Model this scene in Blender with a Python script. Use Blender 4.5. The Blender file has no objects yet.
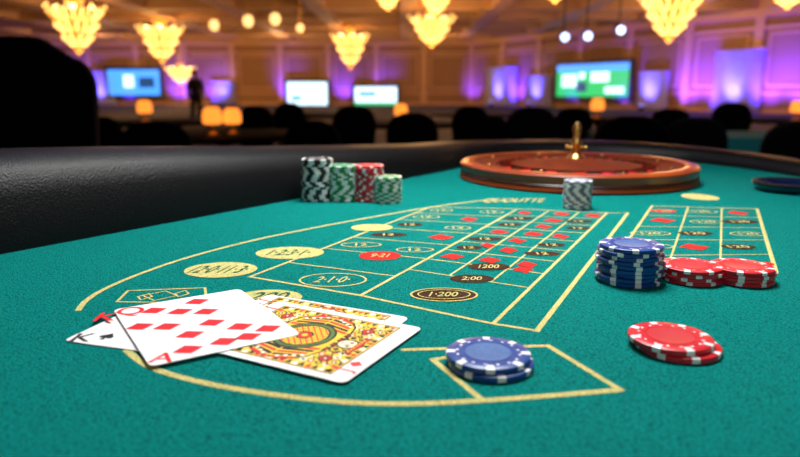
import bpy, math, random
from mathutils import Vector, Matrix
random.seed(7)
S = bpy.context.scene
C = S.collection
PI = math.pi
# ------------------------------------------------------------------ camera
FPX = 650.0
PITCH = math.atan(136.5/FPX)
TZ = 0.95           # table top height
H = 0.13
CZ = TZ+H
cam_d = bpy.data.cameras.new('camera'); cam = bpy.data.objects.new('camera', cam_d); C.objects.link(cam)
cam.location = (0,0,CZ); cam.rotation_euler = (PI/2-PITCH,0,0)
cam_d.sensor_width = 36; cam_d.lens = FPX/800*36
cam_d.clip_start = 0.02; cam_d.clip_end = 300
cam_d.dof.use_dof = True; cam_d.dof.focus_distance = 0.44; cam_d.dof.aperture_fstop = 6.8
S.camera = cam
S.view_settings.view_transform = 'Standard'
cs, sn = math.cos(PITCH), math.sin(PITCH)
def ray(px,py):
    a=(px-400)/FPX; b=(228.5-py)/FPX
    return Vector((a, cs+b*sn, -sn+b*cs))
def P(px,py,z=TZ):                 # point of the table plane
    d=ray(px,py); t=(z-CZ)/d.z
    return Vector((d.x*t,d.y*t,z))
def at(px,py,Y):                   # point at depth Y
    d=ray(px,py); t=Y/d.y
    return Vector((d.x*t,Y,CZ+d.z*t))
# ------------------------------------------------------------------ materials
def newmat(name):
    m=bpy.data.materials.new(name); m.use_nodes=True
    return m, m.node_tree.nodes, m.node_tree.links, m.node_tree.nodes['Principled BSDF']
def mat(name,col,rough=.5,metal=0,emit=None,es=0,noise=0,nscale=20,bump=0,bscale=100,coat=0,col2=None,spec=None):
    m,n,l,b=newmat(name)
    b.inputs['Base Color'].default_value=(*col,1); b.inputs['Roughness'].default_value=rough; b.inputs['Metallic'].default_value=metal
    if coat: b.inputs['Coat Weight'].default_value=coat; b.inputs['Coat Roughness'].default_value=.08
    if spec is not None: b.inputs['Specular IOR Level'].default_value=spec
    if emit: b.inputs['Emission Color'].default_value=(*emit,1); b.inputs['Emission Strength'].default_value=es
    tc=n.new('ShaderNodeTexCoord')
    nt=n.new('ShaderNodeTexNoise'); nt.inputs['Scale'].default_value=nscale; nt.inputs['Detail'].default_value=4
    l.new(tc.outputs['Object'],nt.inputs['Vector'])
    mx=n.new('ShaderNodeMix'); mx.data_type='RGBA'
    mx.inputs[6].default_value=(*col,1)
    c2=col2 if col2 else tuple(c*(1-noise) for c in col)
    mx.inputs[7].default_value=(*c2,1)
    l.new(nt.outputs['Fac'],mx.inputs[0]); l.new(mx.outputs[2],b.inputs['Base Color'])
    if bump:
        n2=n.new('ShaderNodeTexNoise'); n2.inputs['Scale'].default_value=bscale; n2.inputs['Detail'].default_value=3
        l.new(tc.outputs['Object'],n2.inputs['Vector'])
        bp=n.new('ShaderNodeBump'); bp.inputs['Strength'].default_value=bump; bp.inputs['Distance'].default_value=.0008
        l.new(n2.outputs['Fac'],bp.inputs['Height']); l.new(bp.outputs['Normal'],b.inputs['Normal'])
    return m
def cloth_mat(name,c1,c2,strength=1.0):
    m,n,l,b=newmat(name)
    tc=n.new('ShaderNodeTexCoord')
    v=n.new('ShaderNodeTexVoronoi'); v.inputs['Scale'].default_value=780
    no=n.new('ShaderNodeTexNoise'); no.inputs['Scale'].default_value=800; no.inputs['Detail'].default_value=3
    big=n.new('ShaderNodeTexNoise'); big.inputs['Scale'].default_value=4; big.inputs['Detail'].default_value=2
    for x in (v,no,big): l.new(tc.outputs['Object'],x.inputs['Vector'])
    a1=n.new('ShaderNodeMath'); a1.operation='MULTIPLY_ADD'; a1.inputs[1].default_value=-.5; l.new(v.outputs['Distance'],a1.inputs[0])
    m1=n.new('ShaderNodeMath'); m1.operation='MULTIPLY'; m1.inputs[1].default_value=1.15; l.new(no.outputs['Fac'],m1.inputs[0]); l.new(m1.outputs[0],a1.inputs[2])
    a2=n.new('ShaderNodeMath'); a2.operation='MULTIPLY_ADD'; a2.inputs[1].default_value=.12; l.new(big.outputs['Fac'],a2.inputs[0]); l.new(a1.outputs[0],a2.inputs[2])
    r=n.new('ShaderNodeValToRGB'); r.color_ramp.elements[0].position=.12; r.color_ramp.elements[1].position=.64
    r.color_ramp.elements[0].color=(*c2,1); r.color_ramp.elements[1].color=(*c1,1)
    l.new(a2.outputs[0],r.inputs[0]); l.new(r.outputs[0],b.inputs['Base Color'])
    bp=n.new('ShaderNodeBump'); bp.inputs['Strength'].default_value=strength; bp.inputs['Distance'].default_value=.0010
    l.new(a1.outputs[0],bp.inputs['Height']); l.new(bp.outputs['Normal'],b.inputs['Normal'])
    b.inputs['Roughness'].default_value=.9; b.inputs['Specular IOR Level'].default_value=.05
    return m
def wood_mat(name,c1,c2,rough=.2,scale=6,coat=.3,spec=.5):
    m,n,l,b=newmat(name)
    tc=n.new('ShaderNodeTexCoord'); w=n.new('ShaderNodeTexNoise'); w.inputs['Scale'].default_value=scale; w.inputs['Distortion'].default_value=2; w.inputs['Detail'].default_value=5
    mp=n.new('ShaderNodeMapping'); mp.inputs['Scale'].default_value=(1,1,9); l.new(tc.outputs['Object'],mp.inputs['Vector']); l.new(mp.outputs['Vector'],w.inputs['Vector'])
    r=n.new('ShaderNodeValToRGB'); r.color_ramp.elements[0].position=.3; r.color_ramp.elements[1].position=.7
    r.color_ramp.elements[0].color=(*c1,1); r.color_ramp.elements[1].color=(*c2,1)
    l.new(w.outputs['Fac'],r.inputs[0]); l.new(r.outputs[0],b.inputs['Base Color'])
    b.inputs['Roughness'].default_value=rough; b.inputs['Coat Weight'].default_value=coat; b.inputs['Coat Roughness'].default_value=.2
    b.inputs['Specular IOR Level'].default_value=spec
    return m
M={}
M['felt']=cloth_mat('felt',(.001,.265,.232),(.0005,.080,.072))
M['ink_yellow']=cloth_mat('ink_yellow',(.80,.66,.25),(.34,.38,.14))
M['ink_red']=cloth_mat('ink_red',(.80,.04,.03),(.45,.02,.02))
M['ink_dark']=cloth_mat('ink_dark',(.09,.035,.02),(.025,.02,.012))
M['ink_green']=cloth_mat('ink_green',(.03,.14,.07),(.01,.07,.04))
M['leather']=mat('leather',(.003,.003,.004),.45,bump=.8,bscale=560,noise=.3,spec=.26)
M['black_cloth']=mat('black_cloth',(.004,.003,.005),.85,noise=.3,spec=.1)
M['body_wood']=wood_mat('body_wood',(.05,.012,.006),(.12,.03,.012))
M['wheel_wood']=wood_mat('wheel_wood',(.24,.032,.006),(.40,.065,.012),.32,5,.15)
M['wheel_inner']=wood_mat('wheel_inner',(.09,.012,.003),(.16,.024,.006),.6,8,0,.12)
M['wheel_dark']=wood_mat('wheel_dark',(.04,.008,.004),(.10,.018,.008),.35,8)
M['gold']=mat('gold',(.85,.55,.15),.28,1,noise=.2)
M['white']=mat('white',(.84,.84,.84),.45,noise=.04)
M['card']=mat('card',(.88,.88,.87),.35,noise=.03,nscale=60)
M['p_red']=mat('print_red',(.75,.008,.012),.4,noise=.05)
M['p_black']=mat('print_black',(.01,.01,.012),.4,noise=.1)
M['p_yellow']=mat('print_yellow',(.92,.62,.03),.4,noise=.05)
M['p_green']=mat('print_green',(.10,.20,.04),.4,noise=.1)
M['p_skin']=mat('print_skin',(.92,.78,.55),.4,noise=.05)
M['p_blue']=mat('print_blue',(.04,.1,.4),.4,noise=.1)
def chipset(n,c,c2,c3): M['chip_'+n]=mat('chip_'+n,c,.36,noise=.15,nscale=200); M['inlay_'+n]=mat('inlay_'+n,c2,.35,col2=c3,nscale=420)
chipset('blue',(.006,.055,.29),(.09,.20,.44),(.03,.09,.30)); chipset('red',(.66,.012,.025),(.62,.05,.06),(.5,.02,.03)); chipset('green',(.006,.27,.08),(.06,.35,.15),(.02,.2,.08))
chipset('black',(.012,.012,.016),(.15,.15,.16),(.05,.05,.05)); chipset('grey',(.16,.19,.30),(.6,.62,.66),(.4,.42,.48))
M['wall']=mat('wall',(.42,.23,.10),.7,noise=.25,nscale=.4,bump=.1,bscale=5)
M['panel']=mat('panel',(.72,.43,.21),.6,noise=.15,nscale=1)
M['ceiling']=mat('ceiling',(.12,.055,.045),.8,noise=.3,nscale=.3)
M['beam']=mat('beam',(.78,.46,.22),.6,noise=.15,nscale=.5)
M['carpet']=mat('carpet',(.02,.01,.015),.9,col2=(.008,.004,.010),nscale=2)
M['curtain']=mat('curtain',(.62,.62,.9),.8,noise=.1,nscale=3)
M['teal_cloth']=mat('teal_cloth',(.006,.26,.25),.8,noise=.3,nscale=4)
M['dark']=mat('dark',(.012,.012,.014),.4,noise=.2)
M['glass_dark']=mat('glass_dark',(.004,.008,.04),.18,coat=.6,noise=.2)
M['suit']=mat('suit',(.012,.012,.02),.8,noise=.3)
M['skin']=mat('skin',(.45,.24,.16),.5,noise=.1)
M['hair']=mat('hair',(.02,.012,.01),.6,noise=.3)
M['chand']=mat('chandelier_glow',(.6,.25,.04),.4,emit=(1,.38,.04),es=.95,noise=.2)
M['chand2']=mat('chandelier_crystal',(.9,.5,.15),.3,emit=(1,.55,.14),es=3.0,noise=.2)
M['bulb']=mat('bulb_glow',(1,.8,.5),.4,emit=(1,.72,.28),es=8)
M['lamp']=mat('lamp_glow',(1,.4,.08),.5,emit=(1,.27,.03),es=1.6)
M['pendant']=mat('pendant_glow',(1,.8,.5),.5,emit=(1,.55,.18),es=2.2)
M['bluelight']=mat('spot_glow',(.6,.7,1),.5,emit=(.4,.55,1),es=5)
M['violet']=mat('violet_glow',(.5,.3,1),.5,emit=(.3,.2,1),es=6)
def em(n,c,s): M[n]=mat(n,(.01,.01,.01),.3,emit=c,es=s,noise=.2,nscale=2)
em('scr_white',(.65,.86,1),1.9); em('scr_blue',(.06,.30,1),1.8); em('scr_green',(.01,.6,.16),1.2); em('scr_dark',(.02,.1,.25),.8)
# ------------------------------------------------------------------ mesh builder
class MB:
    def __init__(s): s.v=[]; s.f=[]; s.m=[]
    def add(s,vs,fs,mi=0):
        o=len(s.v); s.v+= [tuple(x) for x in vs]; s.f+=[tuple(i+o for i in f) for f in fs]
        s.m+= (mi if isinstance(mi,list) else [mi]*len(fs)); return s
    def box(s,c,d,mi=0,rot=0):
        x,y,z=d[0]/2,d[1]/2,d[2]/2; R=Matrix.Rotation(rot,3,'Z'); c=Vector(c)
        vs=[c+R@Vector((a*x,b*y,e*z)) for a in(-1,1) for b in(-1,1) for e in(-1,1)]
        return s.add(vs,[(0,1,3,2),(4,6,7,5),(0,4,5,1),(2,3,7,6),(0,2,6,4),(1,5,7,3)],mi)
    def tube(s,p0,p1,r0,r1=None,n=12,mi=0):
        r1=r0 if r1 is None else r1; p0=Vector(p0);p1=Vector(p1); d=(p1-p0).normalized()
        u=d.orthogonal().normalized(); w=d.cross(u); vs=[]
        for p,r in((p0,r0),(p1,r1)):
            vs+=[p+(u*math.cos(2*PI*i/n)+w*math.sin(2*PI*i/n))*r for i in range(n)]
        fs=[(i,(i+1)%n,n+(i+1)%n,n+i) for i in range(n)]+[tuple(range(n))[::-1],tuple(range(n,2*n))]
        return s.add(vs,fs,mi)
    def lathe(s,prof,n=32,mi=0,c=(0,0,0),mfun=None,caps=True):
        vs=[];fs=[];ms=[];k=len(prof)
        for r,z in prof:
            for i in range(n): vs.append((c[0]+r*math.cos(2*PI*i/n),c[1]+r*math.sin(2*PI*i/n),c[2]+z))
        for j in range(k-1):
            for i in range(n):
                fs.append((j*n+i,j*n+(i+1)%n,(j+1)*n+(i+1)%n,(j+1)*n+i)); ms.append(mfun(j,i) if mfun else mi)
        if caps:
            fs.append(tuple(range(n))[::-1]); ms.append(mfun(0,0) if mfun else mi)
            fs.append(tuple((k-1)*n+i for i in range(n))); ms.append(0 if mfun else mi)
        return s.add(vs,fs,ms)
    def prism(s,poly,z0,z1,mi=0):
        n=len(poly); vs=[(p[0],p[1],z0) for p in poly]+[(p[0],p[1],z1) for p in poly]
        fs=[(i,(i+1)%n,n+(i+1)%n,n+i) for i in range(n)]+[tuple(range(n))[::-1],tuple(range(n,2*n))]
        return s.add(vs,fs,mi)
    def poly(s,pts,z,mi=0):
        return s.add([(p[0],p[1],z) for p in pts],[tuple(range(len(pts)))],mi)
    def ball(s,c,r,mi=0,n=14,sc=(1,1,1)):
        vs=[];fs=[];m=n//2
        for j in range(1,m):
            t=PI*j/m
            for i in range(n): vs.append((c[0]+r*sc[0]*math.sin(t)*math.cos(2*PI*i/n),c[1]+r*sc[1]*math.sin(t)*math.sin(2*PI*i/n),c[2]+r*sc[2]*math.cos(t)))
        for j in range(m-2):
            for i in range(n): fs.append((j*n+i,(j+1)*n+i,(j+1)*n+(i+1)%n,j*n+(i+1)%n))
        vs.append((c[0],c[1],c[2]+r*sc[2])); vs.append((c[0],c[1],c[2]-r*sc[2])); a=len(vs)-2
        for i in range(n): fs.append((i,(i+1)%n,a)); fs.append(((m-2)*n+(i+1)%n,(m-2)*n+i,a+1))
        return s.add(vs,fs,mi)
    def mesh(s,name,mats,smooth=True):
        me=bpy.data.meshes.new(name); me.from_pydata(s.v,[],s.f)
        for m in (mats if isinstance(mats,list) else [mats]): me.materials.append(M[m])
        me.polygons.foreach_set('material_index',s.m)
        if smooth:
            me.polygons.foreach_set('use_smooth',[True]*len(s.f)); me.update()
            me.set_sharp_from_angle(angle=math.radians(35))
        me.update(); return me
    def obj(s,name,mats,parent=None,loc=None,smooth=True):
        return link(name,s.mesh(name,mats,smooth),parent,loc)
def link(name,me,parent=None,loc=None,rot=None):
    o=bpy.data.objects.new(name,me); C.objects.link(o)
    if parent: o.parent=parent
    if loc is not None: o.location=loc
    if rot: o.rotation_euler=(0,0,rot)
    return o
def tag(o,label=None,cat=None,group=None,kind=None):
    for k,v in(('label',label),('category',cat),('group',group),('kind',kind)):
        if v: o[k]=v
    return o
def thing(name,label,cat,loc=(0,0,0),rz=0,group=None):
    o=bpy.data.objects.new(name,None); C.objects.link(o); o.empty_display_size=.05
    o.location=loc; o.rotation_euler=(0,0,rz); return tag(o,label,cat,group)
def dup(root,loc,rz,label,group=None):
    r=root.copy(); C.objects.link(r); r.location=loc; r.rotation_euler=(0,0,rz); r['label']=label
    if group: r['group']=group
    for ch in list(root.children):
        c=ch.copy(); C.objects.link(c); c.parent=r
        for g in ch.children:
            d=g.copy(); C.objects.link(d); d.parent=c
    return r
_tc={}
def textgeo(t):
    if t in _tc: return _tc[t]
    cu=bpy.data.curves.new('t','FONT'); cu.body=t; cu.size=1; cu.align_x='CENTER'; cu.align_y='CENTER'; cu.offset=.012
    o=bpy.data.objects.new('t',cu); C.objects.link(o); bpy.context.view_layer.update()
    me=bpy.data.meshes.new_from_object(o.evaluated_get(bpy.context.evaluated_depsgraph_get()))
    vs=[(v.co.x,v.co.y) for v in me.vertices]
    xs=[v[0] for v in vs]; ys=[v[1] for v in vs]; cx=(min(xs)+max(xs))/2; cy=(min(ys)+max(ys))/2
    r=([(x-cx,y-cy) for x,y in vs],[tuple(p.vertices) for p in me.polygons],max(xs)-min(xs),max(ys)-min(ys))
    bpy.data.objects.remove(o); bpy.data.curves.remove(cu); bpy.data.meshes.remove(me)
    _tc[t]=r; return r
def text(mb,t,c,ax,ay,size,z,mi):
    vs,fs,w,h=textgeo(t)
    mb.add([(c[0]+(ax[0]*x+ay[0]*y)*size,c[1]+(ax[1]*x+ay[1]*y)*size,z) for x,y in vs],fs,mi)
def catmull(pts,n=10):
    out=[];p=[pts[0]]+list(pts)+[pts[-1]]
    for i in range(1,len(p)-2):
        for k in range(n):
            t=k/n; a,b,c,d=p[i-1],p[i],p[i+1],p[i+2]
            out.append(.5*((2*b)+(c-a)*t+(2*a-5*b+4*c-d)*t*t+(3*b-a-3*c+d)*t**3))
    out.append(p[-2]); return out
# ------------------------------------------------------------------ gaming table
tbl=thing('roulette_table','green felt gaming table with yellow printed layout and padded black leather rail','gaming table',(0.1,0.4,0))
def tl(v): return (v[0]-.1,v[1]-.4)
rp=[(-.87,-.243,.084),(-.60,.138,.084),(-.325,.525,.080),(-.10,.843,.058),(.06,1.07,.043),(.14,1.19,.037),(.25,1.28,.033),(.40,1.31,.031),(.53,1.25,.026),(.60,1.12,.022),(.635,.99,.018),(.72,.80,.018),(.95,.50,.02),(1.15,.10,.02),(1.2,-.28,.02)]
path=catmull([Vector(p) for p in rp],8)
mb=MB()
inner=[(p.x,p.y) for p in path]
outl=[tl(p) for p in inner]
mb.prism(outl[::-1],TZ-.03,TZ,0)
felt=mb.obj('playing_surface','felt',tbl,smooth=False)
prof=[(-.004,-.02),(-.002,.25),(.003,.55),(.010,.80),(.025,.95),(.05,1.0),(.085,1.0),(.110,.93),(.126,.70),(.132,.3),(.128,-.9),(.10,-1.4),(-.004,-1.2)]
vs=[];fs=[];K=len(prof)
for i,p in enumerate(path):
    a=path[max(0,i-1)];b=path[min(len(path)-1,i+1)]; d=Vector((b.x-a.x,b.y-a.y)).normalized(); nrm=Vector((-d.y,d.x))
    wsc=1.05 if p.x<.2 else max(.6,1.05-(p.x-.2)*1.1)
    for (w,h) in prof:
        hh=h*p.z if h>0 else h*.04
        q=(p.x+nrm.x*w*wsc-.1,p.y+nrm.y*w*wsc-.4,TZ+hh); vs.append(q)
for i in range(len(path)-1):
    for j in range(K): fs.append((i*K+j,i*K+(j+1)%K,(i+1)*K+(j+1)%K,(i+1)*K+j))
fs.append(tuple(range(K)));fs.append(tuple((len(path)-1)*K+j for j in range(K))[::-1])
MB().add(vs,fs).obj('padded_rail','leather',tbl)
mb=MB(); ap=[((x)*.93,(y)*.93) for x,y in outl]; mb.prism(ap[::-1],TZ-.16,TZ-.031); mb.obj('apron','body_wood',tbl,smooth=False)
for sx in(-.45,.6):
    mb=MB(); mb.lathe([(.22,0),(.22,.04),(.1,.09),(.08,.3),(.1,.6),(.16,TZ-.17),(.18,TZ-.161)],32,0,(sx*.8 if sx<0 else .38,-.1 if sx<0 else .1,0)); mb.obj('pedestal','body_wood',tbl)
# printed layout
inkm=['ink_yellow','ink_red','ink_dark','ink_green','felt']
lay=MB(); CNT=[0]
def z_next(k=0):
    CNT[0]=(CNT[0]+1)%12
    return TZ+.0002+.00008*k+CNT[0]*.000006
def strip(pts,w=.0033,mi=0,closed=False,k=0):
    n=len(pts); vs=[];fs=[]; z=z_next(k); w=w*.9
    for i in range(n):
        if closed: a,b=pts[i-1],pts[(i+1)%n]
        else: a,b=pts[max(0,i-1)],pts[min(n-1,i+1)]
        d=Vector((b[0]-a[0],b[1]-a[1])).normalized(); q=Vector((-d.y,d.x))*w/2
        vs+=[(*tl((pts[i][0]+q.x,pts[i][1]+q.y)),z),(*tl((pts[i][0]-q.x,pts[i][1]-q.y)),z)]
    m=n if closed else n-1
    for i in range(m): j=(i+1)%n; fs.append((2*i,2*i+1,2*j+1,2*j))
    lay.add(vs,fs,mi)
def line(*pp,w=.0028,mi=0):
    pts=[P(*p).xy for p in pp]
    for a,b in zip(pts[:-1],pts[1:]):
        e=(b-a).normalized()*w*.45
        strip([a-e,b+e],w,mi)
def curve(*pp,w=.0033): strip(catmull([P(*p).xy for p in pp],10),w)
def ext(px,py,wpx,hpx):
    c=P(px,py); return c,(P(px+wpx/2,py)-c).length,(P(px,py-hpx/2)-P(px,py+hpx/2)).length/2
def oval(px,py,wpx,hpx,mi=0,k=0,ring=None,rw=.0016):
    c,rx,ry=ext(px,py,wpx,hpx)
    pts=[(c.x+rx*math.cos(t),c.y+ry*math.sin(t)) for t in [2*PI*i/40 for i in range(40)]]
    if mi is not None: lay.poly([tl(p) for p in pts],z_next(k),mi)
    if ring is not None: strip(pts,rw,ring,True,k+1)
def dia(px,py,wpx,hpx,mi=1,k=0,ring=False):
    c,rx,ry=ext(px,py,wpx,hpx)
    pts=[(c.x+rx,c.y),(c.x,c.y+ry),(c.x-rx,c.y),(c.x,c.y-ry)]
    if ring: strip(pts,.0018,mi,True,k)
    else: lay.poly([tl(p) for p in pts],z_next(k),mi)
def ltext(t,px,py,wpx,hpx,mi,k=3,sl=0):
    c,rx,ry=ext(px,py,wpx,hpx); g=tl(c); vs,fs,w,h=textgeo(t); z=z_next(k)
    sx=2*rx/w; sy=2*ry/h
    lay.add([(g[0]+x*sx+y*sy*sl,g[1]+y*sy,z) for x,y in vs],fs,mi)
curve((78,311),(86,301),(105,289),(140,274),(190,257),(260,239),(340,223),(420,209),(470,202),(500,199),w=.0042)
curve((126,350),(150,367),(195,381),(260,393),(340,402),(410,404),(480,401),(550,396),(620,390),w=.0045)
line((620,390),(548,346),(404,350),w=.0036); line((433,360),(483,401),w=.0036); line((433,360),(456,356),w=.0036)
line((250,277),(362,296),(493,324),(537,331),w=.003)
line((250,277),(431,207)); line((362,295),(516,210)); line((493,324),(607,213)); line((537,331),(628,213),w=.0036)
line((628,213),(607,213)); line((431,207),(520,209),(607,213),w=.003)
line((776,272),(757,209),w=.0036); line((604,276),(700,268),(776,273),w=.0036); line((604,276),(652,206)); line((652,206),(757,209),w=.003)
def bil(A,B,C_,D_,u,v):
    n=P(*A).xy.lerp(P(*B).xy,u); f=P(*C_).xy.lerp(P(*D_).xy,u); return n.lerp(f,v)
def wline(Q,u0,v0,u1,v1,w=.0019): strip([bil(*Q,u0,v0),bil(*Q,u1,v1)],w)
QA=((250,277),(362,295),(431,207),(516,210)); QB=((362,295),(493,324),(516,210),(607,213)); QR=((604,276),(776,272),(652,206),(757,209))
for v in(.14,.3,.45,.6,.74,.87): wline(QA,0,v,1,v)
for v in(.2,.3,.4,.5,.6,.7,.8,.9): wline(QB,0,v,1,v)
wline(QB,.36,.2,.36,1); wline(QB,.7,.2,.7,1)
for v in(.2,.4,.6,.8): wline(QR,0,v,1,v)
for u in(.35,.67): wline(QR,u,0,u,1)
def mark(Q,u,v,kind,w=.026,h=.014,t='12'):
    p=bil(*Q,u+random.uniform(-.05,.05),v+random.uniform(-.01,.01)); w*=random.uniform(.75,1.1)
    if kind=='d': lay.poly([tl((p.x+w*.38,p.y)),tl((p.x,p.y+h*.70)),tl((p.x-w*.38,p.y)),tl((p.x,p.y-h*.70))],z_next(2),1)
    else:
        mi={'k':2,'r':1,'y':0}[kind]; pts=[(p.x+w/2*math.cos(t_),p.y+h/2*math.sin(t_)) for t_ in[2*PI*i/24 for i in range(24)]]
        if kind=='y': strip(pts,.0016,0,True,2)
        else: lay.poly([tl(q) for q in pts],z_next(2),mi)
        vs,fs,ww,hh=textgeo(t); g=tl(p); s=h*.5/hh; z=z_next(4)
        lay.add([(g[0]+x*s*1.1,g[1]+y*s,z) for x,y in vs],fs,0)
seq='dkdkddkkd'
for j,v in enumerate((.35,.45,.55,.65,.75,.85,.95)):
    for i,u in enumerate((.18,.53,.85)):
        kk=seq[(i*2+j*3)%9]; mark(QB,u,v,kk,.028,.015)
for j,v in enumerate((.1,.3,.5,.7,.9)):
    for i,u in enumerate((.17,.51,.84)):
        kk='ykrydkykyd'[(i+j*3)%10]; mark(QR,u,v,kk,.036,.018,'120')
for j,v in enumerate((.37,.52,.67,.81,.94)):
    for i,u in enumerate((.25,.75)):
        kk='ydkykdyy'[(i*3+j*2)%8]; mark(QA,u,v,kk,.032,.017)
oval(221,270,72,15,0,2); ltext('12·0·11·3·',221,270,54,7,3,5,.25)
oval(290,253,68,12,0,2); ltext('1·2:3·1·',290,253,40,5.5,3,5,.25)
oval(268,298,68,16,0,2); ltext('200',270,297,36,8,3,5,.25)
oval(372,228,42,7,0,5)
oval(333,280,66,13,None,0,0); ltext('2·1·0·',333,280,34,6,0,3,.25)
oval(380,256,42,9,1,2); ltext('9·21',380,256,18,3.5,0,5,.25)
oval(444,295,66,13,2,2,0); oval(444,295,52,9,None,4,0,.0010); ltext('1·200',444,295,28,4.5,0,6,.25)
oval(489,267,42,7,2,2); ltext('1200',489,267,20,3.5,0,5,.25)
oval(472,279,44,8,2,2); ltext('2:00',472,279,20,3.5,0,5,.25)
dia(523,270,22,7,1,2); dia(508,251,18,6,1,5); dia(488,246,16,5.5,1,5)
oval(700,197,34,6,0,0)
ltext('QUOUTTE',514,201,60,4.5,0,3,.4)
line((117,302),(128,291),(205,288),(206,296),(190,303),(117,302),w=.0020)
dia(160,296,34,9,0,1,True); dia(145,297,14,6,0,1,True); dia(182,294,14,6,0,1,True)
o=lay.obj('printed_layout',inkm,felt,smooth=False); 
# ------------------------------------------------------------------ roulette wheel
wc=(.270,1.0,TZ+.0004)
wh=thing('roulette_wheel','polished red-brown wooden roulette wheel with brass centre turret','roulette wheel',wc); 
MB().lathe([(.174,0),(.177,.002),(.177,.004),(.175,.007),(.174,.014),(.176,.019),(.176,.0225),(.173,.0248),(.163,.0255),(.156,.025),(.153,.0235),(.128,.0208),(.121,.020),(.12,.006)],96,mfun=lambda j,i:1 if j>=9 else 0).obj('bowl',['wheel_wood','wheel_inner'],wh)
MB().lathe([(.1745,.0075),(.1762,.0095),(.1745,.0115)],96).obj('base_molding','wheel_dark',wh)
nm=['p_red','p_black','p_green']
MB().lathe([(.119,.007),(.119,.0200),(.098,.0195),(.097,.008)],74,mfun=lambda j,i:(2 if i//2==0 else (i//2)%2)).obj('number_ring',nm,wh)
MB().lathe([(.0965,.008),(.096,.0215),(.07,.0235),(.035,.0275),(.02,.031)],64).obj('rotor_cone','wheel_inner',wh)
mb=MB()
for i in range(37):
    a=2*PI*i/37; mb.box((.108*math.cos(a),.108*math.sin(a),.0207),(.02,.001,.003),0,a)
mb.obj('pocket_frets','wheel_inner',wh)
MB().lathe([(.014,.029),(.012,.033),(.007,.037),(.0058,.046),(.008,.051),(.008,.055),(.005,.06),(.0055,.067),(.007,.073),(.006,.079),(.0025,.085)],24).obj('turret','gold',wh)
for i in range(4):
    a=PI/4+i*PI/2; mb=MB(); mb.tube((.004*math.cos(a),.004*math.sin(a),.046),(.015*math.cos(a),.015*math.sin(a),.047),.0015,.0013); mb.ball((.016*math.cos(a),.016*math.sin(a),.047),.0028)
    mb.obj('turret_arm','gold',wh)
for i in range(8):
    a=i*PI/4+.2; mb=MB(); mb.ball((.140*math.cos(a),.140*math.sin(a),.0235),.0025,sc=(1,.5,.6)); mb.obj('deflector','gold',wh)
# ------------------------------------------------------------------ chips
R0=.0215; TH=.0033
def chip_meshes(c):
    n=64; wide=c in('black','grey','green')
    prof=[(R0*.965,0),(R0,.00045),(R0,TH-.00045),(R0*.965,TH),(R0*.78,TH),(R0*.775,TH-.00012),(R0*.71,TH-.00012),(R0*.705,TH),(R0*.6,TH),(R0*.59,TH-.0002),(.0002,TH-.0002)]
    def mf(j,i):
        k=(i%8)
        if j<=3: return 1 if k in((0,1,2,3) if wide else (0,1)) else 0
        if j==5: return 1 if i%4==3 else 0
        return 0
    b=MB().lathe(prof,n,mfun=mf).mesh('chip_body_'+c,['chip_'+c,'white'])
    m=MB(); m.lathe([(R0*.58,TH-.00015),(R0*.58,TH+.00002),(R0*.54,TH+.00002),(R0*.53,TH-.00002),(.0006,TH-.00002)] ,40,mfun=lambda j,i:1 if j in(0,1) else 0)
    for i in range(10):
        a=2*PI*i/10; cx,cy=R0*.34*math.cos(a),R0*.34*math.sin(a); q=.0006
        m.poly([(cx+q,cy),(cx,cy+q),(cx-q,cy),(cx,cy-q)],TH+.00003,1)
    il=m.mesh('chip_inlay_'+c,['inlay_'+c,'chip_'+c])
    return b,il
CM={c:chip_meshes(c) for c in('blue','red','green','black','grey')}
ordn=['bottom','second','third','fourth','fifth','sixth','seventh','eighth','ninth','tenth','eleventh','twelfth','thirteenth','fourteenth','fifteenth','sixteenth','seventeenth']
def stack(c,px,py,n,desc,jit=.0006,scale=1.0,offs=None,word=None,zs=1.0):
    base=P(px,py); z=TZ+.0003
    for k in range(n):
        if offs: dx,dy=offs[k%len(offs)]
        else: dx,dy=random.uniform(-jit,jit),random.uniform(-jit,jit)
        pos='top one' if k==n-1 else ('bottom one' if k==0 else ordn[k]+' from bottom')
        r=thing('poker_chip','%s poker chip, %s in the %s'%(word or c,pos,desc),'poker chip',(base.x+dx,base.y+dy,z),random.uniform(0,6.28),'chips of the '+desc)
        r.scale=(scale,scale,scale*zs)
        link('body',CM[c][0],r); link('inlay',CM[c][1],r)
        z+=TH*scale*zs+.00003
stack('blue',489,365,2,'low stack beside the court card',offs=[(.0008,-.001),(-.0005,.0008)],scale=.95)
stack('red',673,348,2,'low stack at the near right',offs=[(.0016,-.0012),(-.0016,.0008)],scale=.97)
stack('blue',628,280,9,'tall uneven blue stack',offs=[(.0005,-.001),(-.0018,.0),(.002,.0006),(-.0010,0),(.0024,-.0006),(-.0015,.0004),(.0014,.0),(-.0008,0),(.0004,0)],scale=1.0,zs=.88)
stack('red',690,279,4,'short stack touching the blue stack',offs=[(.0005,0),(-.0012,.0005),(.001,-.0003),(-.0006,0)],scale=.97,zs=.82)
stack('red',740,280,4,'rightmost short stack',offs=[(.001,0),(-.0008,.0005),(.0012,-.0003),(0,0)],scale=.97,zs=.82)
stack('black',318,200,17,'leftmost tall stack',scale=.9)
stack('green',343,200,15,'tall stack right of the black one',scale=.86)
stack('red',369,200,15,'tall stack between two green stacks',scale=.86)
stack('green',388,202,12,'short stack ending the row',scale=.78)
stack('grey',577,208,13,'small stack before the wheel',scale=.74,word='grey and white')
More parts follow.
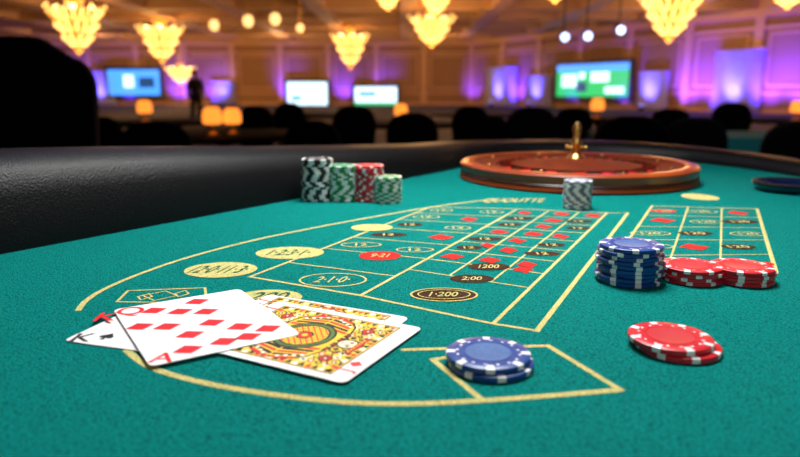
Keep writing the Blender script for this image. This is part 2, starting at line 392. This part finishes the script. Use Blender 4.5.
# ------------------------------------------------------------------ cards
cm=['card','p_red','p_black','p_yellow','p_green','p_skin','p_blue']
def rrect(L1,L2,r):
    pts=[]
    for cx,cy,a0 in((L1-r,L2-r,0),(r,L2-r,90),(r,r,180),(L1-r,r,270)):
        for k in range(7):
            a=math.radians(a0+15*k); pts.append((cx+r*math.cos(a),cy+r*math.sin(a)))
    return pts
def card_base(O,E1,L1,L2,z,art,label):
    ang=math.atan2(E1[1],E1[0])
    mb=MB(); mb.prism(rrect(L1,L2,.004),0,.0003,0)
    art(mb,lambda k:.0003+.00001*(k+1))
    ob=mb.obj('playing_card',cm,smooth=False); ob.location=(O[0],O[1],z); ob.rotation_euler=(0,0,ang)
    tag(ob,label,'playing card'); return ob
def loc_of(O,E1,px,py,z):
    w=P(px,py,z); e=Vector(E1).normalized(); r=Vector((w.x-O[0],w.y-O[1])); return (r.dot(e), r.dot(Vector((-e.y,e.x))))
def unit(x,y): l=math.hypot(x,y); return (x/l,y/l)
z0=TZ+.0005
q=P(63,341,z0); O1=(q.x,q.y);E1=unit(.957,-.29)
def spade(mb,c,s,ax,z,mi):
    ay=(-ax[1],ax[0]); pts=[(0,1),(.35,.5),(.8,.1),(.8,-.3),(.45,-.5),(.12,-.3),(.3,-.9),(-.3,-.9),(-.12,-.3),(-.45,-.5),(-.8,-.3),(-.8,.1),(-.35,.5)]
    mb.poly([(c[0]+(ax[0]*x+ay[0]*y)*s,c[1]+(ax[1]*x+ay[1]*y)*s) for x,y in pts],z,mi)
def artK(mb,z):
    c=loc_of(O1,E1,84,338,z0); text(mb,'K',c,(.95,.3),(-.3,.95),.017,z(0),2)
    c=loc_of(O1,E1,107,337,z0); spade(mb,c,.0050,(1,0),z(0),2)
    text(mb,'K',(.07,.055),(0,-1),(1,0),.013,z(0),2)
card_base(O1,E1,.080,.063,z0,artK,'black king card of spades mostly hidden beneath the diamond card')
E4=unit(.877,-.47);L4=.101;W4=.080
z4=z0+.0009
q=P(344,384,z4); O4=(q.x-E4[0]*L4,q.y-E4[1]*L4)
def artF(mb,z,top=.0055):
    a,b,c,d=.0095,L4-.0105,.0050,W4-top
    mb.poly([(a,c),(b,c),(b,d),(a,d)],z(0),2); q=.0008
    mb.poly([(a+q,c+q),(b-q,c+q),(b-q,d-q),(a+q,d-q)],z(1),3)
    a+=.0016;b-=.0016;c+=.0016;d-=.0016
    cx,cy=(a+b)/2,(c+d)/2; hw=(b-a)/2; hh=(d-c)/2
    nb=20
    for i in range(nb):
        x0=a+(b-a)*i/nb;x1=a+(b-a)*(i+1)/nb; xm=(x0+x1)/2
        mb.poly([(x0,c),(x1,c),(xm,c+.0046)],z(2),(1,2,0,2)[i%4]); mb.poly([(x0,d),(x1,d),(xm,d-.0046)],z(2),(2,0,2,1)[i%4])
    for i in range(16):
        y0=c+(d-c)*i/16;y1=c+(d-c)*(i+1)/16; ym=(y0+y1)/2
        mb.poly([(a,y0),(a,y1),(a+.0044,ym)],z(2),(0,2,1,2)[i%4]); mb.poly([(b,y0),(b,y1),(b-.0044,ym)],z(2),(2,1,2,0)[i%4])
    nx,ny=17,14
    for i in range(1,nx-1):
        for j in range(1,ny-1):
            x=a+(b-a)*(i+.5)/nx; y=c+(d-c)*(j+.5)/ny; s=.0024; h=(i*5+j*3)%6
            L=[(x-s,y),(x,y-s),(x+s,y),(x,y+s)]; L2_=[(x-s*.5,y),(x,y-s*.5),(x+s*.5,y),(x,y+s*.5)]
            mb.poly(L,z(2),(0,2,1,0,2,4)[h]); mb.poly(L2_,z(3),(1,3,0,2,1,3)[h])
    for sgn in(1,-1):
        def T(p): return (cx+sgn*p[0],cy+sgn*p[1])
        def pl(pts,k,mi): mb.poly([T(p) for p in pts],z(k),mi)
        def ring(x,y,r,k,mi,n=16,sy=1): pl([(x+r*math.cos(t),y+r*sy*math.sin(t)) for t in[2*PI*i/n for i in range(n)]],k,mi)
        def bar(p,q_,w,k,mi):
            dx,dy=q_[0]-p[0],q_[1]-p[1]; l=math.hypot(dx,dy); nx_,ny_=-dy/l*w/2,dx/l*w/2
            pl([(p[0]+nx_,p[1]+ny_),(q_[0]+nx_,q_[1]+ny_),(q_[0]-nx_,q_[1]-ny_),(p[0]-nx_,p[1]-ny_)],k,mi)
        for s in(-1,1):
            for m_ in range(2):
                x_=-.0275-.0065*m_; y_=s*(.0205+.002*m_)
                ring(x_,y_,.0038,4,2); ring(x_,y_,.0030,5,(1,3)[m_]); ring(x_,y_,.0016,6,2,10); ring(x_,y_,.0008,7,0,8)
        sh=[(0,-hh+.002),(-.010,-hh+.002),(-.0185,-hh+.010),(-.0220,-.012),(-.0220,.012),(-.0185,hh-.010),(-.010,hh-.002),(0,hh-.002)]
        pl(sh,5,2); pl([(x*.95,y*.965) for x,y in sh],6,3)
        for s in(-1,1):
            for m_ in range(5):
                y0=s*(.0150+.0038*m_); y1=y0+s*.0024
                pl([(-.0005,y0),(-.0005,y1),(-.0185+m_*.0012,y1-s*.004),(-.0185+m_*.0012,y0-s*.004)],7,(1,2)[m_%2])
            for m_ in range(4): ring(-.0045-.0035*m_,s*(.0290-.0022*m_),.0012,8,0,8)
        pl([(-.0195,-.0135),(-.0195,.0135),(-.0228,.0105),(-.0228,-.0105)],10,2)
        for m_ in range(-3,4): pl([(-.0198,m_*.0034-.0012),(-.0198,m_*.0034+.0012),(-.0222,m_*.0034)],11,(3,1)[m_%2])
        for s in(-1,1):
            ring(-.0258,s*.0085,.0038,11,2,14); ring(-.0258,s*.0085,.0028,12,3,14); ring(-.0258,s*.0085,.0017,13,2,12)
            ring(-.0305,s*.0080,.0033,11,2,14); ring(-.0305,s*.0080,.0024,12,3,14); ring(-.0305,s*.0080,.0013,13,2,12)
        ring(-.0275,0,.0062,14,2,24,.95); ring(-.0275,0,.0053,15,5,24,.94)
        for s in(-1,1):
            bar((-.0294,s*.0010),(-.0290,s*.0038),.0008,16,2); ring(-.0280,s*.0024,.0008,16,2,8)
        bar((-.0282,.0002),(-.0260,.0008),.0005,16,2)
        pl([(-.0245,-.0016),(-.0245,.0016),(-.0237,0)],16,1)
        cr=[(-.0318,-.0105),(-.0318,.0105),(-hw+.003,.0125),(-.0348,.0062),(-hw+.0025,0),(-.0348,-.0062),(-hw+.003,-.0125)]
        pl(cr,17,2); pl([(-.0325+(x+.0325)*.75,y*.9) for x,y in cr],18,1)
        for m_ in range(-3,4): ring(-.0330,m_*.0027,.0008,19,3,8)
        vs,fs,w_,h_=textgeo('J'); s_=.012; cc=(-cx+.0055,.028)
        g=[(cc[0]+y*s_,cc[1]-x*s_) for x,y in vs]; mb.add([(*T(p),z(2)) for p in g],fs,1)
        pl([(cc[0]+.0037,cc[1]-.0088),(cc[0],cc[1]-.0088+.0032),(cc[0]-.0037,cc[1]-.0088),(cc[0],cc[1]-.0088-.0032)],2,1)
    def disc(r,k,mi,sy=1.1): mb.poly([(cx+r*math.cos(t),cy+r*sy*math.sin(t)) for t in[2*PI*i/40 for i in range(40)]],z(k),mi)
    disc(.0170,20,2);disc(.0158,21,4);disc(.0138,22,2);disc(.0127,23,3)
    for i in range(-4,5):           # crosshatching inside the round centre
        for sg in(-1,1):
            o_=i*.0029; R_=.0125; half=math.sqrt(max(0,R_*R_-o_*o_))
            u=(math.cos(PI/4*sg),math.sin(PI/4*sg)); w=(-u[1],u[0]); hw_=.00035
            pts=[(o_*w[0]+u[0]*e*half+w[0]*f*hw_,o_*w[1]+u[1]*e*half+w[1]*f*hw_) for e,f in((-1,-1),(1,-1),(1,1),(-1,1))]
            mb.poly([(cx+x,cy+y*1.1) for x,y in pts],z(24 if sg>0 else 25),2 if sg>0 else 1)
    disc(.0048,26,2);disc(.0038,27,1);disc(.0018,28,3)
card_base(O4,E4,L4,W4,z4,artF,'colourful red and yellow court card partly under the diamond card')
E5=unit(.885,-.43); O5=(O4[0]-.006,O4[1]+.0135)
card_base(O5,E5,L4,W4,z0+.0004,lambda mb,z:artF(mb,z,.0022),'second court card showing only a thin patterned edge above the first court card')
z2=z0+.0015
W2=.078;L2=.098
q=P(150,367,z2); O2=(q.x,q.y);E2=unit(.066,.0425)
def artD(mb,z):
    for (x,y) in[(154,311),(197,302),(140,327),(180,312),(167,327),(206,312),(212,323),(190,335),(240,327),(248,337),(188,350),(224,342),(268,329)]:
        c=loc_of(O2,E2,x,y,z2)
        mb.poly([(c[0]+.0080,c[1]),(c[0],c[1]+.0062),(c[0]-.0080,c[1]),(c[0],c[1]-.0062)],z(0),1)
    for t,x,y,s in(('K',108,317,.020),('Q',130,312,.020),('A',163,358,.017)):
        c=loc_of(O2,E2,x,y,z2); text(mb,t,c,(.87,-.48),(.48,.87),s,z(0),1)
card_base(O2,E2,W2,L2,z2,artD,'white playing card covered in red diamonds lying on top of the other cards')
# ------------------------------------------------------------------ round dark object at the right of the table
p=P(790,191); d=thing('ashtray','low round dark dish with blue sheen at the far right table edge','dish',(p.x,p.y,TZ+.0004))
MB().lathe([(.034,0),(.042,.003),(.046,.009),(.044,.011),(.040,.008),(.030,.0035),(.001,.003)],48).obj('bowl','glass_dark',d)
MB().lathe([(.0445,.0105),(.0465,.0105),(.0465,.0125),(.0445,.0125)],48,caps=False).obj('rim','dark',d)
# ------------------------------------------------------------------ room
CH=5.2
def st(o): o['kind']='structure'; return o
WL=[(-42,56),(6,56),(27,20.8)]
st(MB().box((-7,25,-.05),(74,72,.1)).obj('floor','carpet'))
st(MB().box((-7,25,CH+.65),(74,72,.1)).obj('ceiling','ceiling'))
mb=MB()
for i in range(16): mb.box((-41+i*4.6,25,CH+.3),(.8,72,.6))
for i in range(15): mb.box((-7,-8+i*4.8,CH+.31),(74,.8,.58))
st(mb.obj('trim_1','beam',smooth=False))
def wallseg(name,a,b,th=.3):
    a=Vector(a);b=Vector(b);d=b-a;c=(a+b)/2;ang=math.atan2(d.y,d.x); n=Vector((-d.y,d.x)).normalized(); c=c+n*th/2
    o=MB().box((0,0,(CH+.6)/2),(d.length,th,CH+.6)).obj(name,'wall'); o.location=(c.x,c.y,0); o.rotation_euler=(0,0,ang); return st(o)
wallseg('wall_back',WL[0],WL[1]); wallseg('wall_right',WL[1],WL[2]); wallseg('wall_left',(-42,-10),(-42,56)); wallseg('wall_side',(27,20.8),(27,-10)); wallseg('wall_front',(27,-10),(-42,-10))
def wallpt(px):
    dx=(px-400)/FPX/1.02
    for (a,b) in((WL[0],WL[1]),(WL[1],WL[2])):
        ex,ey=b[0]-a[0],b[1]-a[1]
        den=dx*ey-1*ex
        if abs(den)<1e-9: continue
        t=(a[0]*ey-a[1]*ex)/den; u=((dx*t-a[0])/ex)
        if 0<=u<=1:
            ang=math.atan2(ey,ex); return Vector((dx*t,t)), ang, math.cos(ang)-dx*math.sin(ang)
    return Vector((dx*30,30)),0,1
def zat(py,D): return CZ+(92-py)/FPX*D
k=2
for wi,(a,b) in enumerate(((WL[0],WL[1]),(WL[1],WL[2]))):
    a=Vector(a);b=Vector(b);L=(b-a).length;ang=math.atan2((b-a).y,(b-a).x)
    mb=MB(); mb.box((L/2,-.15,CH-.15),(L,.3,.4)); mb.box((L/2,-.06,CH-.9),(L,.12,.14)); mb.box((L/2,-.05,1.0),(L,.1,.12))
    o=mb.obj('trim_%d'%k,'beam',smooth=False); o.location=(a.x,a.y,0); o.rotation_euler=(0,0,ang); st(o); k+=1
    mb=MB()
    N=int(L/4)
    for i in range(N):
        x=(i+.5)*L/N; w=L/N*.36
        for sx in(-1,1): mb.box((x+sx*w,-.03,2.7),(.12,.06,2.6))
        for z in(1.4,4.0): mb.box((x,-.03,z),(2*w+.12,.06,.12))
        mb.box((x+L/N/2,-.08,2.6),(.5,.16,5.0))
    o=mb.obj('trim_%d'%k,'panel',smooth=False); o.location=(a.x,a.y,0); o.rotation_euler=(0,0,ang); st(o); k+=1
    o=MB().box((L/2,-.03,.1),(L,.06,.2)).obj('baseboard_'+('back','right')[wi],'beam'); o.location=(a.x,a.y,0); o.rotation_euler=(0,0,ang); st(o)
def spot(loc,target,col,e,ang=60,blend=1,size=.3):
    l=bpy.data.lights.new('spot','SPOT'); l.energy=e; l.color=col; l.spot_size=math.radians(ang); l.spot_blend=blend; l.shadow_soft_size=size
    o=bpy.data.objects.new('spot',l); C.objects.link(o); o.location=loc
    o.rotation_euler=(Vector(target)-Vector(loc)).to_track_quat('-Z','Y').to_euler()
VI=(.08,.025,1)
cl=['left of the large screen','just left of large screen','right of the large screen','widest, at far right','left of the two middle screens','left of the left screen']
for i,(px,w,yt,e) in enumerate([(503,30,68,1.0),(541,26,76,1.0),(655,30,72,1.1),(738,48,52,1.3),(225,24,82,.9),(103,28,72,.9)]):
    pt,ang,fx=wallpt(px); D=pt.y; W=w/FPX*D/fx; zt=zat(yt,D)
    n=60; mb=MB(); vs=[];fs=[]
    for j in range(n+1):
        x=-W/2+W*j/n; y=-.30+.16*math.sin(j*1.3)
        vs+=[(x,y,.05),(x*.96,y*.9-.05,zt*.5),(x*.98,y*.8-.05,zt)]
    for j in range(n): fs+=[(3*j,3*j+3,3*j+4,3*j+1),(3*j+1,3*j+4,3*j+5,3*j+2)]
    mb.add(vs,fs)
    t=thing('curtain_panel','pale sheer curtain lit violet, '+cl[i],'curtain',(pt.x,pt.y,0),ang)
    mb.obj('fabric','curtain',t); MB().tube((-W/2-.1,-.3,zt),(W/2+.1,-.3,zt),.04).obj('rod','gold',t)
    nrm=Vector((math.sin(ang),-math.cos(ang)))
    q=Vector((pt.x,pt.y))+nrm*1.2
    spot((q.x,q.y,.35),(pt.x,pt.y,1.7),(.20,.15,1),1050*e,64,.9)
    u=thing('uplight','small black floor uplight under the curtain '+cl[i],'uplight',(q.x,q.y,0),ang)
    MB().tube((0,0,0),(0,0,.28),.14,.16).obj('housing','dark',u); MB().tube((0,0,.28),(0,0,.3),.13).obj('lens','violet',u)
for (px,e) in[(60,2600),(90,2600),(130,3000),(180,2600),(215,2000),(290,2300),(345,2000),(385,1900),(475,1200),(520,2800),(575,3200),(625,3200),(690,3800),(715,3600),(770,3800),(800,3300)]:
    pt,ang,fx=wallpt(px); nrm=Vector((math.sin(ang),-math.cos(ang))); q=pt+nrm*1.5
    spot((q.x,q.y,.3),(pt.x,pt.y,1.8),VI,e,80)
def screen(px,py,w,h,label,kind):
    pt,ang,fx=wallpt(px); D=pt.y; W=w/FPX*D/fx; Hh=h/FPX*D
    t=thing('wall_screen',label,'screen',(pt.x,pt.y,zat(py,D)),ang)
    mb=MB(); mb.box((0,-.35,0),(W+.5,.1,Hh+.5)); mb.box((0,-.18,0),(W*.3,.3,Hh*.3)); mb.obj('frame','dark',t,smooth=False)
    mb=MB()
    def r(x0,x1,y0,y1,mi,k): mb.add([((x0-.5)*W,-.41-.01*k,(y0-.5)*Hh),((x1-.5)*W,-.41-.01*k,(y0-.5)*Hh),((x1-.5)*W,-.41-.01*k,(y1-.5)*Hh),((x0-.5)*W,-.41-.01*k,(y1-.5)*Hh)],[(0,1,2,3)],mi)
    if kind=='g':
        r(0,1,0,1,2,0); r(0,1,.8,1,1,1); r(.08,.3,.3,.7,0,1); r(.5,.75,.45,.75,0,1); r(.3,.45,.15,.45,3,1); r(.7,.95,.1,.3,0,2); r(.33,.42,.55,.75,0,2)
    elif kind=='w':
        r(0,1,0,1,0,0); r(0,1,0,.15,1,1); r(.1,.35,.4,.55,1,1)
    elif kind=='m':
        r(0,1,0,1,0,0); r(0,1,0,.5,2,1); r(.1,.5,.7,.85,1,1); r(.6,.9,.1,.3,0,2)
    else:
        r(0,1,0,1,1,0); r(.3,.5,.3,.8,0,1); r(.6,.9,.3,.7,3,1)
    mb.obj('display',['scr_white','scr_blue','scr_green','scr_dark'],t,smooth=False)
screen(137,83,50,24,'wide blue glowing wall screen at the left','b')
screen(308,97,39,29,'bright white wall screen, left one of the middle pair','w')
screen(376,102,41,30,'white and green wall screen, right one of the middle pair','m')
screen(594,81,70,31,'large green and white wall screen with sports field picture','g')
# ceiling fixtures and bare point lights
def point(loc,col,e,r=.4):
    l=bpy.data.lights.new('point','POINT'); l.energy=e; l.color=col; l.shadow_soft_size=r
    o=bpy.data.objects.new('point',l); C.objects.link(o); o.location=loc
def build_chand():
    t=thing('chandelier','','chandelier')
    for ti,(rt,zt,rb,zb,n) in enumerate(((.96,.0,.60,-.42,18),(.76,-.50,.44,-.86,14),(.52,-.95,.18,-1.38,10))):
        mb=MB()
        for i in range(n):
            a0=2*PI*(i-.36)/n;a1=2*PI*(i+.36)/n;am=2*PI*i/n
            pts=[(rb*math.cos(a0),rb*math.sin(a0),zb),(rb*math.cos(a1),rb*math.sin(a1),zb),
                 (rt*.88*math.cos(a1),rt*.88*math.sin(a1),zt-.14),(rt*1.06*math.cos(am),rt*1.06*math.sin(am),zt),(rt*.88*math.cos(a0),rt*.88*math.sin(a0),zt-.14)]
            mb.add(pts,[(0,1,2,3,4)])
        mb.obj('petal_tier','chand',t,smooth=False)
        mb=MB()
        for i in range(n):
            am=2*PI*(i+.5)/n
            for q_ in range(3):
                f=q_/2.5; r=rt*.9*(1-f)+rb*f; z=(zt-.12)*(1-f)+zb*f
                mb.ball((r*1.03*math.cos(am),r*1.03*math.sin(am),z),.06,n=6,sc=(1,1,1.7))
        mb.obj('crystal_strands','chand2',t)['kind']='stuff'
    for i in range(8):
        a=2*PI*i/8+.2; mb=MB(); pr=[(.1,-.7),(.5,-.62),(.85,-.35),(1.02,-.12)]
        for (r0,z0_),(r1,z1_) in zip(pr[:-1],pr[1:]): mb.tube((r0*math.cos(a),r0*math.sin(a),z0_),(r1*math.cos(a),r1*math.sin(a),z1_),.035,.03,8,0)
        mb.tube((1.02*math.cos(a),1.02*math.sin(a),-.12),(1.02*math.cos(a),1.02*math.sin(a),.0),.03,.03,8,0)
        mb.ball((1.02*math.cos(a),1.02*math.sin(a),.05),.05,1,8,(1,1,1.6))
        mb.obj('candle_arm',['gold','chand2'],t)
    MB().tube((0,0,-1.4),(0,0,3.0),.05).obj('stem','gold',t)
    MB().lathe([(.02,-1.72),(.13,-1.58),(.17,-1.46),(.08,-1.38)],16).obj('finial','chand',t)
    MB().lathe([(.1,.5),(.3,.35),(.34,.25),(.15,.1)],16).obj('crown','chand',t)
    for i in range(5):
        a=i*2*PI/5; mb=MB(); mb.ball((.6*math.cos(a),.6*math.sin(a),-.10),.13,n=10,sc=(1,1,1.4)); mb.obj('bulb','bulb',t)
    return t
ch0=build_chand(); first=True
cd=[(75,8,52,56,'leftmost large one'),(160,28,62,44,'second from the left'),(180,68,84,30,'small low one behind the second'),(350,36,68,36,'with dark stem left of the tall one'),(432,18,46,46,'in the middle below a higher one'),(436,-6,14,34,'highest in the middle, cut by upper edge'),(672,-2,40,60,'brightest large one on the right'),(388,-8,9,30,'small one at upper edge left of middle'),(556,-22,1,44,'at upper edge right of middle'),(790,-16,7,46,'at the upper right corner')]
for (px,yt,yb,w,ds) in cd:
    D=min(50,max(15,(4.15)*FPX/(92-yt)*.92))
    pos=at(px,yt,D); sc=w/FPX*D/2.1; szv=(yb-yt)/FPX*D/1.75
    lb='golden tiered chandelier, '+ds
    if first: ch=ch0; ch.location=pos; ch['label']=lb; first=False
    else: ch=dup(ch0,pos,random.random(),lb)
    ch.scale=(sc,sc,szv); ch['group']='golden chandeliers'
    point((pos.x,pos.y,pos.z-2.3*szv),(1,.54,.21),300,.5)
for (x,y) in((-9,50),(3,50),(-22,50),(14,34),(-34,50)): point((x,y,4.0),(1,.56,.23),260,.6)
for (x,y) in((8,26),(-28,40)): point((x,y,4.5),(.25,.07,1),100,.8)  # violet points added to tint the ceiling, no fixture there
def pendant(px,py,D,w,i):
    pos=at(px,py,D); r=w/FPX*D/2
    t=thing('pendant_lamp','small warm white pendant globe, %s from the left in its row'%(['first','second','third','fourth','fifth','sixth'][i]),'pendant lamp',pos,group='pendant globes')
    MB().ball((0,0,0),r,sc=(1,1,1.2)).obj('globe','pendant',t); MB().tube((0,0,r),(0,0,CH+.6-pos.z),.025).obj('rod','gold',t); MB().lathe([(r*.5,r*1.0),(r*.35,r*1.3),(.03,r*1.5)],16).obj('cap','gold',t)
for i,(px,py,w) in enumerate([(214,25,9),(248,21,10),(275,19,10),(300,28,7)]): pendant(px,py,27,w,i)
for i,(px,py) in enumerate([(565,37),(588,36),(621,30)]):
    pos=at(px,py,30); t=thing('ceiling_spotlight','black track spotlight with cold blue white beam, %s from the left'%['first','second','third'][i],'spotlight',pos,group='track spotlights')
    MB().tube((0,.5,.12),(0,.02,0),.18,.22,20).obj('housing','dark',t); MB().tube((0,.02,0),(0,-.02,-.01),.17,.17,20).obj('lens','bluelight',t)
    MB().tube((0,.3,.1),(0,.3,CH+.6-pos.z),.03).obj('rod','dark',t)
# ------------------------------------------------------------------ furniture in the hall
def build_chair(name,Hc,wd,back_round=.12,slope=0):
    t=thing(name,'','chair')
    MB().box((0,0,.44),(wd,.46,.1)).obj('seat','black_cloth',t).modifiers.new('b','BEVEL').width=.03
    n=12; hw=wd/2
    pts=[(-hw*.86,.5),(hw*.86,.5),(hw,Hc-slope-back_round*1.6)]
    for k in range(1,n): 
        a=PI/2*k/n; pts.append((hw-back_round*1.2*(1-math.cos(a)),Hc-slope-back_round*1.6*(1-math.sin(a))))
    pts+= [(hw*.3,Hc+.012),(-hw*.3,Hc+.012)]
    for k in range(n-1,0,-1):
        a=PI/2*k/n; pts.append((-hw+back_round*1.2*(1-math.cos(a)),Hc-slope-back_round*1.6*(1-math.sin(a))))
    pts.append((-hw,Hc-slope-back_round*1.6))
    vs=[(x,.2,z) for x,z in pts]+[(x,.27,z) for x,z in pts]; m=len(pts)
    fs=[(i,(i+1)%m,m+(i+1)%m,m+i) for i in range(m)]+[tuple(range(m))[::-1],tuple(range(m,2*m))]
    bk=MB().add(vs,fs).obj('backrest','black_cloth',t,smooth=False); b=bk.modifiers.new('b','BEVEL'); b.width=.02; b.segments=3
    for sx in(-1,1):
        for sy in(-1,1): MB().tube((sx*hw*.85,sy*.19,0),(sx*hw*.8,sy*.18,.4),.018,.022,10).obj('leg','dark',t)
    return t
hb=build_chair('high_back_chair',1.235,.44,.06,.05)
p=at(12,92,2.05); hb.location=(p.x,2.3,0); hb.rotation_euler=(0,0,PI+.1); hb['label']='large black high-back chair behind the rail at the far left'
c0=build_chair('banquet_chair',.92,.40,.1)
spots_=[(155,3.9,'nearest on the left, before the orange lamps'),(352,5.7,'behind the red chip stack'),(415,5.2,'between middle screens and roulette wheel'),(545,4.5,'right behind the wheel turret'),(625,3.6,'before the teal table, left one'),(727,3.5,'before the teal table, middle one'),(782,4.05,'before the teal table, right one'),(75,5.0,'left of the orange lamps'),(270,6.6,'right of the orange lamps'),(298,4.2,'left of the middle pair of screens'),(300,7.7,'under the white screen'),(482,6.3,'under the beige wall section'),(490,5.3,'left behind the wheel turret'),(575,6.6,'below the large screen'),(670,6.8,'beyond the teal table, left one'),(738,6.7,'beyond the teal table, right one')]
for i,(px,Y,ds) in enumerate(spots_):
    p=at(px,110,Y); lb='black covered banquet chair '+ds; rz=random.uniform(-.5,.5)+(0 if i%2 else PI)
    if i==0: c=c0; c0.location=(p.x,Y,0); c0.rotation_euler=(0,0,rz); c0['label']=lb; c0['group']='banquet chairs in the hall'
    else: c=dup(c0,(p.x,Y,0),rz,lb,'banquet chairs in the hall')
    c.scale=(1,1,random.uniform(.94,1.05))
t=thing('draped_table','long table behind the gaming table','table',(3.7,5.1,0))
MB().box((0,0,.735),(4.2,.8,.03)).obj('tabletop','body_wood',t)
for sx in(-1,1):
    for sy in(-1,1): MB().tube((sx*1.95,sy*.3,0),(sx*1.95,sy*.3,.72),.025).obj('leg','dark',t)
mb=MB(); n=160; vs=[];fs=[]
for i in range(n):
    u=i/n*2*(4.26+.86)
    if u<4.26: q=(-2.13+u,-.43)
    elif u<5.12: q=(2.13,-.43+u-4.26)
    elif u<9.38: q=(2.13-(u-5.12),.43)
    else: q=(-2.13,.43-(u-9.38))
    w=1+.012*math.sin(i*1.3)
    vs+=[(q[0],q[1],.76),(q[0]*w,q[1]*(1+.05*math.sin(i*1.3)),.05)]
for i in range(n): j=(i+1)%n; fs.append((2*i,2*i+1,2*j+1,2*j))
fs.append(tuple(2*i for i in range(n)))
tc_=mb.add(vs,fs).obj('tablecloth','teal_cloth'); tc_.location=(3.7,5.1,0); tag(tc_,'dark teal cloth draped to the floor over the long table','tablecloth')
def build_round():
    t=thing('round_table','','table')
    MB().lathe([(.74,.72),(.75,.73),(.75,.75),(.74,.755)],40).obj('tabletop','black_cloth',t)
    MB().lathe([(.3,0),(.3,.03),(.06,.08),(.05,.65),(.2,.719)],24).obj('pedestal','dark',t); return t
rt0=build_round()
def build_lamp():
    t=thing('table_lamp','','lamp')
    MB().lathe([(.05,0),(.05,.015),(.012,.03),(.012,.1)],20).obj('base','gold',t)
    MB().lathe([(.062,.09),(.076,.105),(.078,.15),(.068,.20),(.045,.225)],24).obj('shade','lamp',t); return t
lm0=build_lamp()
rt=[(222,5.3,'left of the chip stacks',[(212,.95),(232,.9)]),(150,7.6,'below the left screen',[(145,1.05)]),(400,7.2,'below the middle screens',[(401,.9)]),(600,8.6,'below the large screen',[(597,1.1)]),(300,9.8,'beyond the middle chairs',[]),(480,10,'beyond the wheel',[]),(40,8,'behind the high-back chair',[]),(800,8,'at the far right',[(797,1.0)])]
fr=True;fl=True
for (px,Y,ds,ls) in rt:
    p=at(px,110,Y); lb='dark round table '+ds
    if fr: rt0.location=(p.x,Y,0); rt0['label']=lb; rt0['group']='round tables'; fr=False
    else: dup(rt0,(p.x,Y,0),0,lb,'round tables')
    for j,(lx,sc) in enumerate(ls):
        q=at(lx,115,Y-.3+.15*j); q.x=max(p.x-.6,min(p.x+.6,q.x)); lb='orange glowing table lamp%s on the round table %s'%((', %s one,'%('left','right')[j]) if len(ls)>1 else '',ds)
        if fl: l_=lm0; l_.location=(q.x,Y-.3+.15*j,.756); l_['label']=lb; l_['group']='orange table lamps'; fl=False
        else: l_=dup(lm0,(q.x,Y-.3+.15*j,.756),0,lb,'orange table lamps')
        l_.scale=(sc,sc,sc)
# ------------------------------------------------------------------ people
def person(px,Y,rz,label,scale=1):
    J=[(0,0,.95),(0,.0,1.15),(0,0,1.38),(0,0,1.5),(0,-.01,1.6),(0,-.01,1.7),
           (.19,0,1.43),(.25,.02,1.14),(.20,-.14,.95),(.16,-.20,.93),(-.19,0,1.43),(-.24,.02,1.14),(-.23,-.08,.9),(-.22,-.10,.82),
           (.1,0,.88),(.11,-.01,.5),(.12,.03,.09),(.12,-.13,.04),(-.1,0,.88),(-.13,-.03,.5),(-.15,.02,.09),(-.16,-.14,.04)]
    Rr=[.17,.16,.19,.065,.085,.09,.085,.06,.040,.04,.085,.06,.040,.04,.12,.085,.055,.045,.12,.085,.055,.045]
    E=[(0,1),(1,2),(2,3),(3,4),(4,5),(2,6),(6,7),(7,8),(8,9),(2,10),(10,11),(11,12),(12,13),(0,14),(14,15),(15,16),(16,17),(0,18),(18,19),(19,20),(20,21)]
    me=bpy.data.meshes.new('p'); me.from_pydata(J,E,[]); o=bpy.data.objects.new('p',me); C.objects.link(o)
    o.modifiers.new('s','SKIN')
    for i,v in enumerate(me.skin_vertices[0].data): v.radius=(Rr[i],Rr[i]*(.72 if i in(0,1,2) else 1)); v.use_root=(i==0)
    s=o.modifiers.new('u','SUBSURF'); s.levels=2; s.render_levels=2
    bpy.context.view_layer.update()
    m2=bpy.data.meshes.new_from_object(o.evaluated_get(bpy.context.evaluated_depsgraph_get())); bpy.data.objects.remove(o)
    m2.materials.clear(); m2.materials.append(M['suit']); m2.materials.append(M['skin'])
    nz=J[3][2]-.01
    for f in m2.polygons:
        f.use_smooth=True
        c=f.center; f.material_index=1 if c.z>nz or min((c-Vector(J[9])).length,(c-Vector(J[13])).length)<.07 else 0
    p=at(px,100,Y)
    t=thing('person',label,'person',(p.x,Y,0),rz); t.scale=(scale,)*3
    link('body',m2,t)
    hz=J[5][2]
    MB().ball((0,.025,hz+.005),.105,sc=(.95,1,1.02)).obj('hair','hair',t)
    mb=MB(); 
    for s_ in(-1,1): mb.ball((s_*.033,-.095,hz-.03),.01,n=8)
    mb.obj('eyes','p_black',t); MB().ball((0,-.1,hz-.06),.016,sc=(.8,1.1,1.4)).obj('nose','skin',t)
person(196,22,.5,'person in dark suit standing left of the orange lamps')
# ------------------------------------------------------------------ light
def area(loc,target,size,e,col=(1,1,1),spread=180):
    l=bpy.data.lights.new('area','AREA'); l.energy=e; l.size=size; l.color=col; l.spread=math.radians(spread)
    o=bpy.data.objects.new('area',l); C.objects.link(o); o.location=loc
    o.rotation_euler=(Vector(target)-Vector(loc)).to_track_quat('-Z','Y').to_euler()
area((.10,.82,TZ+.92),(.08,.64,TZ),.4,9.2,(1,.99,.97),112)
area((.1,-.9,TZ+.9),(.1,.7,TZ),.6,4.0,(1,.99,.97))
area((-.8,2.6,TZ+1.6),(0,.8,TZ),1.0,2.5,(.7,.65,1))
area((2.6,3.2,2.6),(3.2,4.8,.5),.8,12,(.8,.9,1))
w=bpy.data.worlds.new('w'); S.world=w; w.use_nodes=True; w.node_tree.nodes['Background'].inputs[0].default_value=(.02,.014,.035,1); w.node_tree.nodes['Background'].inputs[1].default_value=1
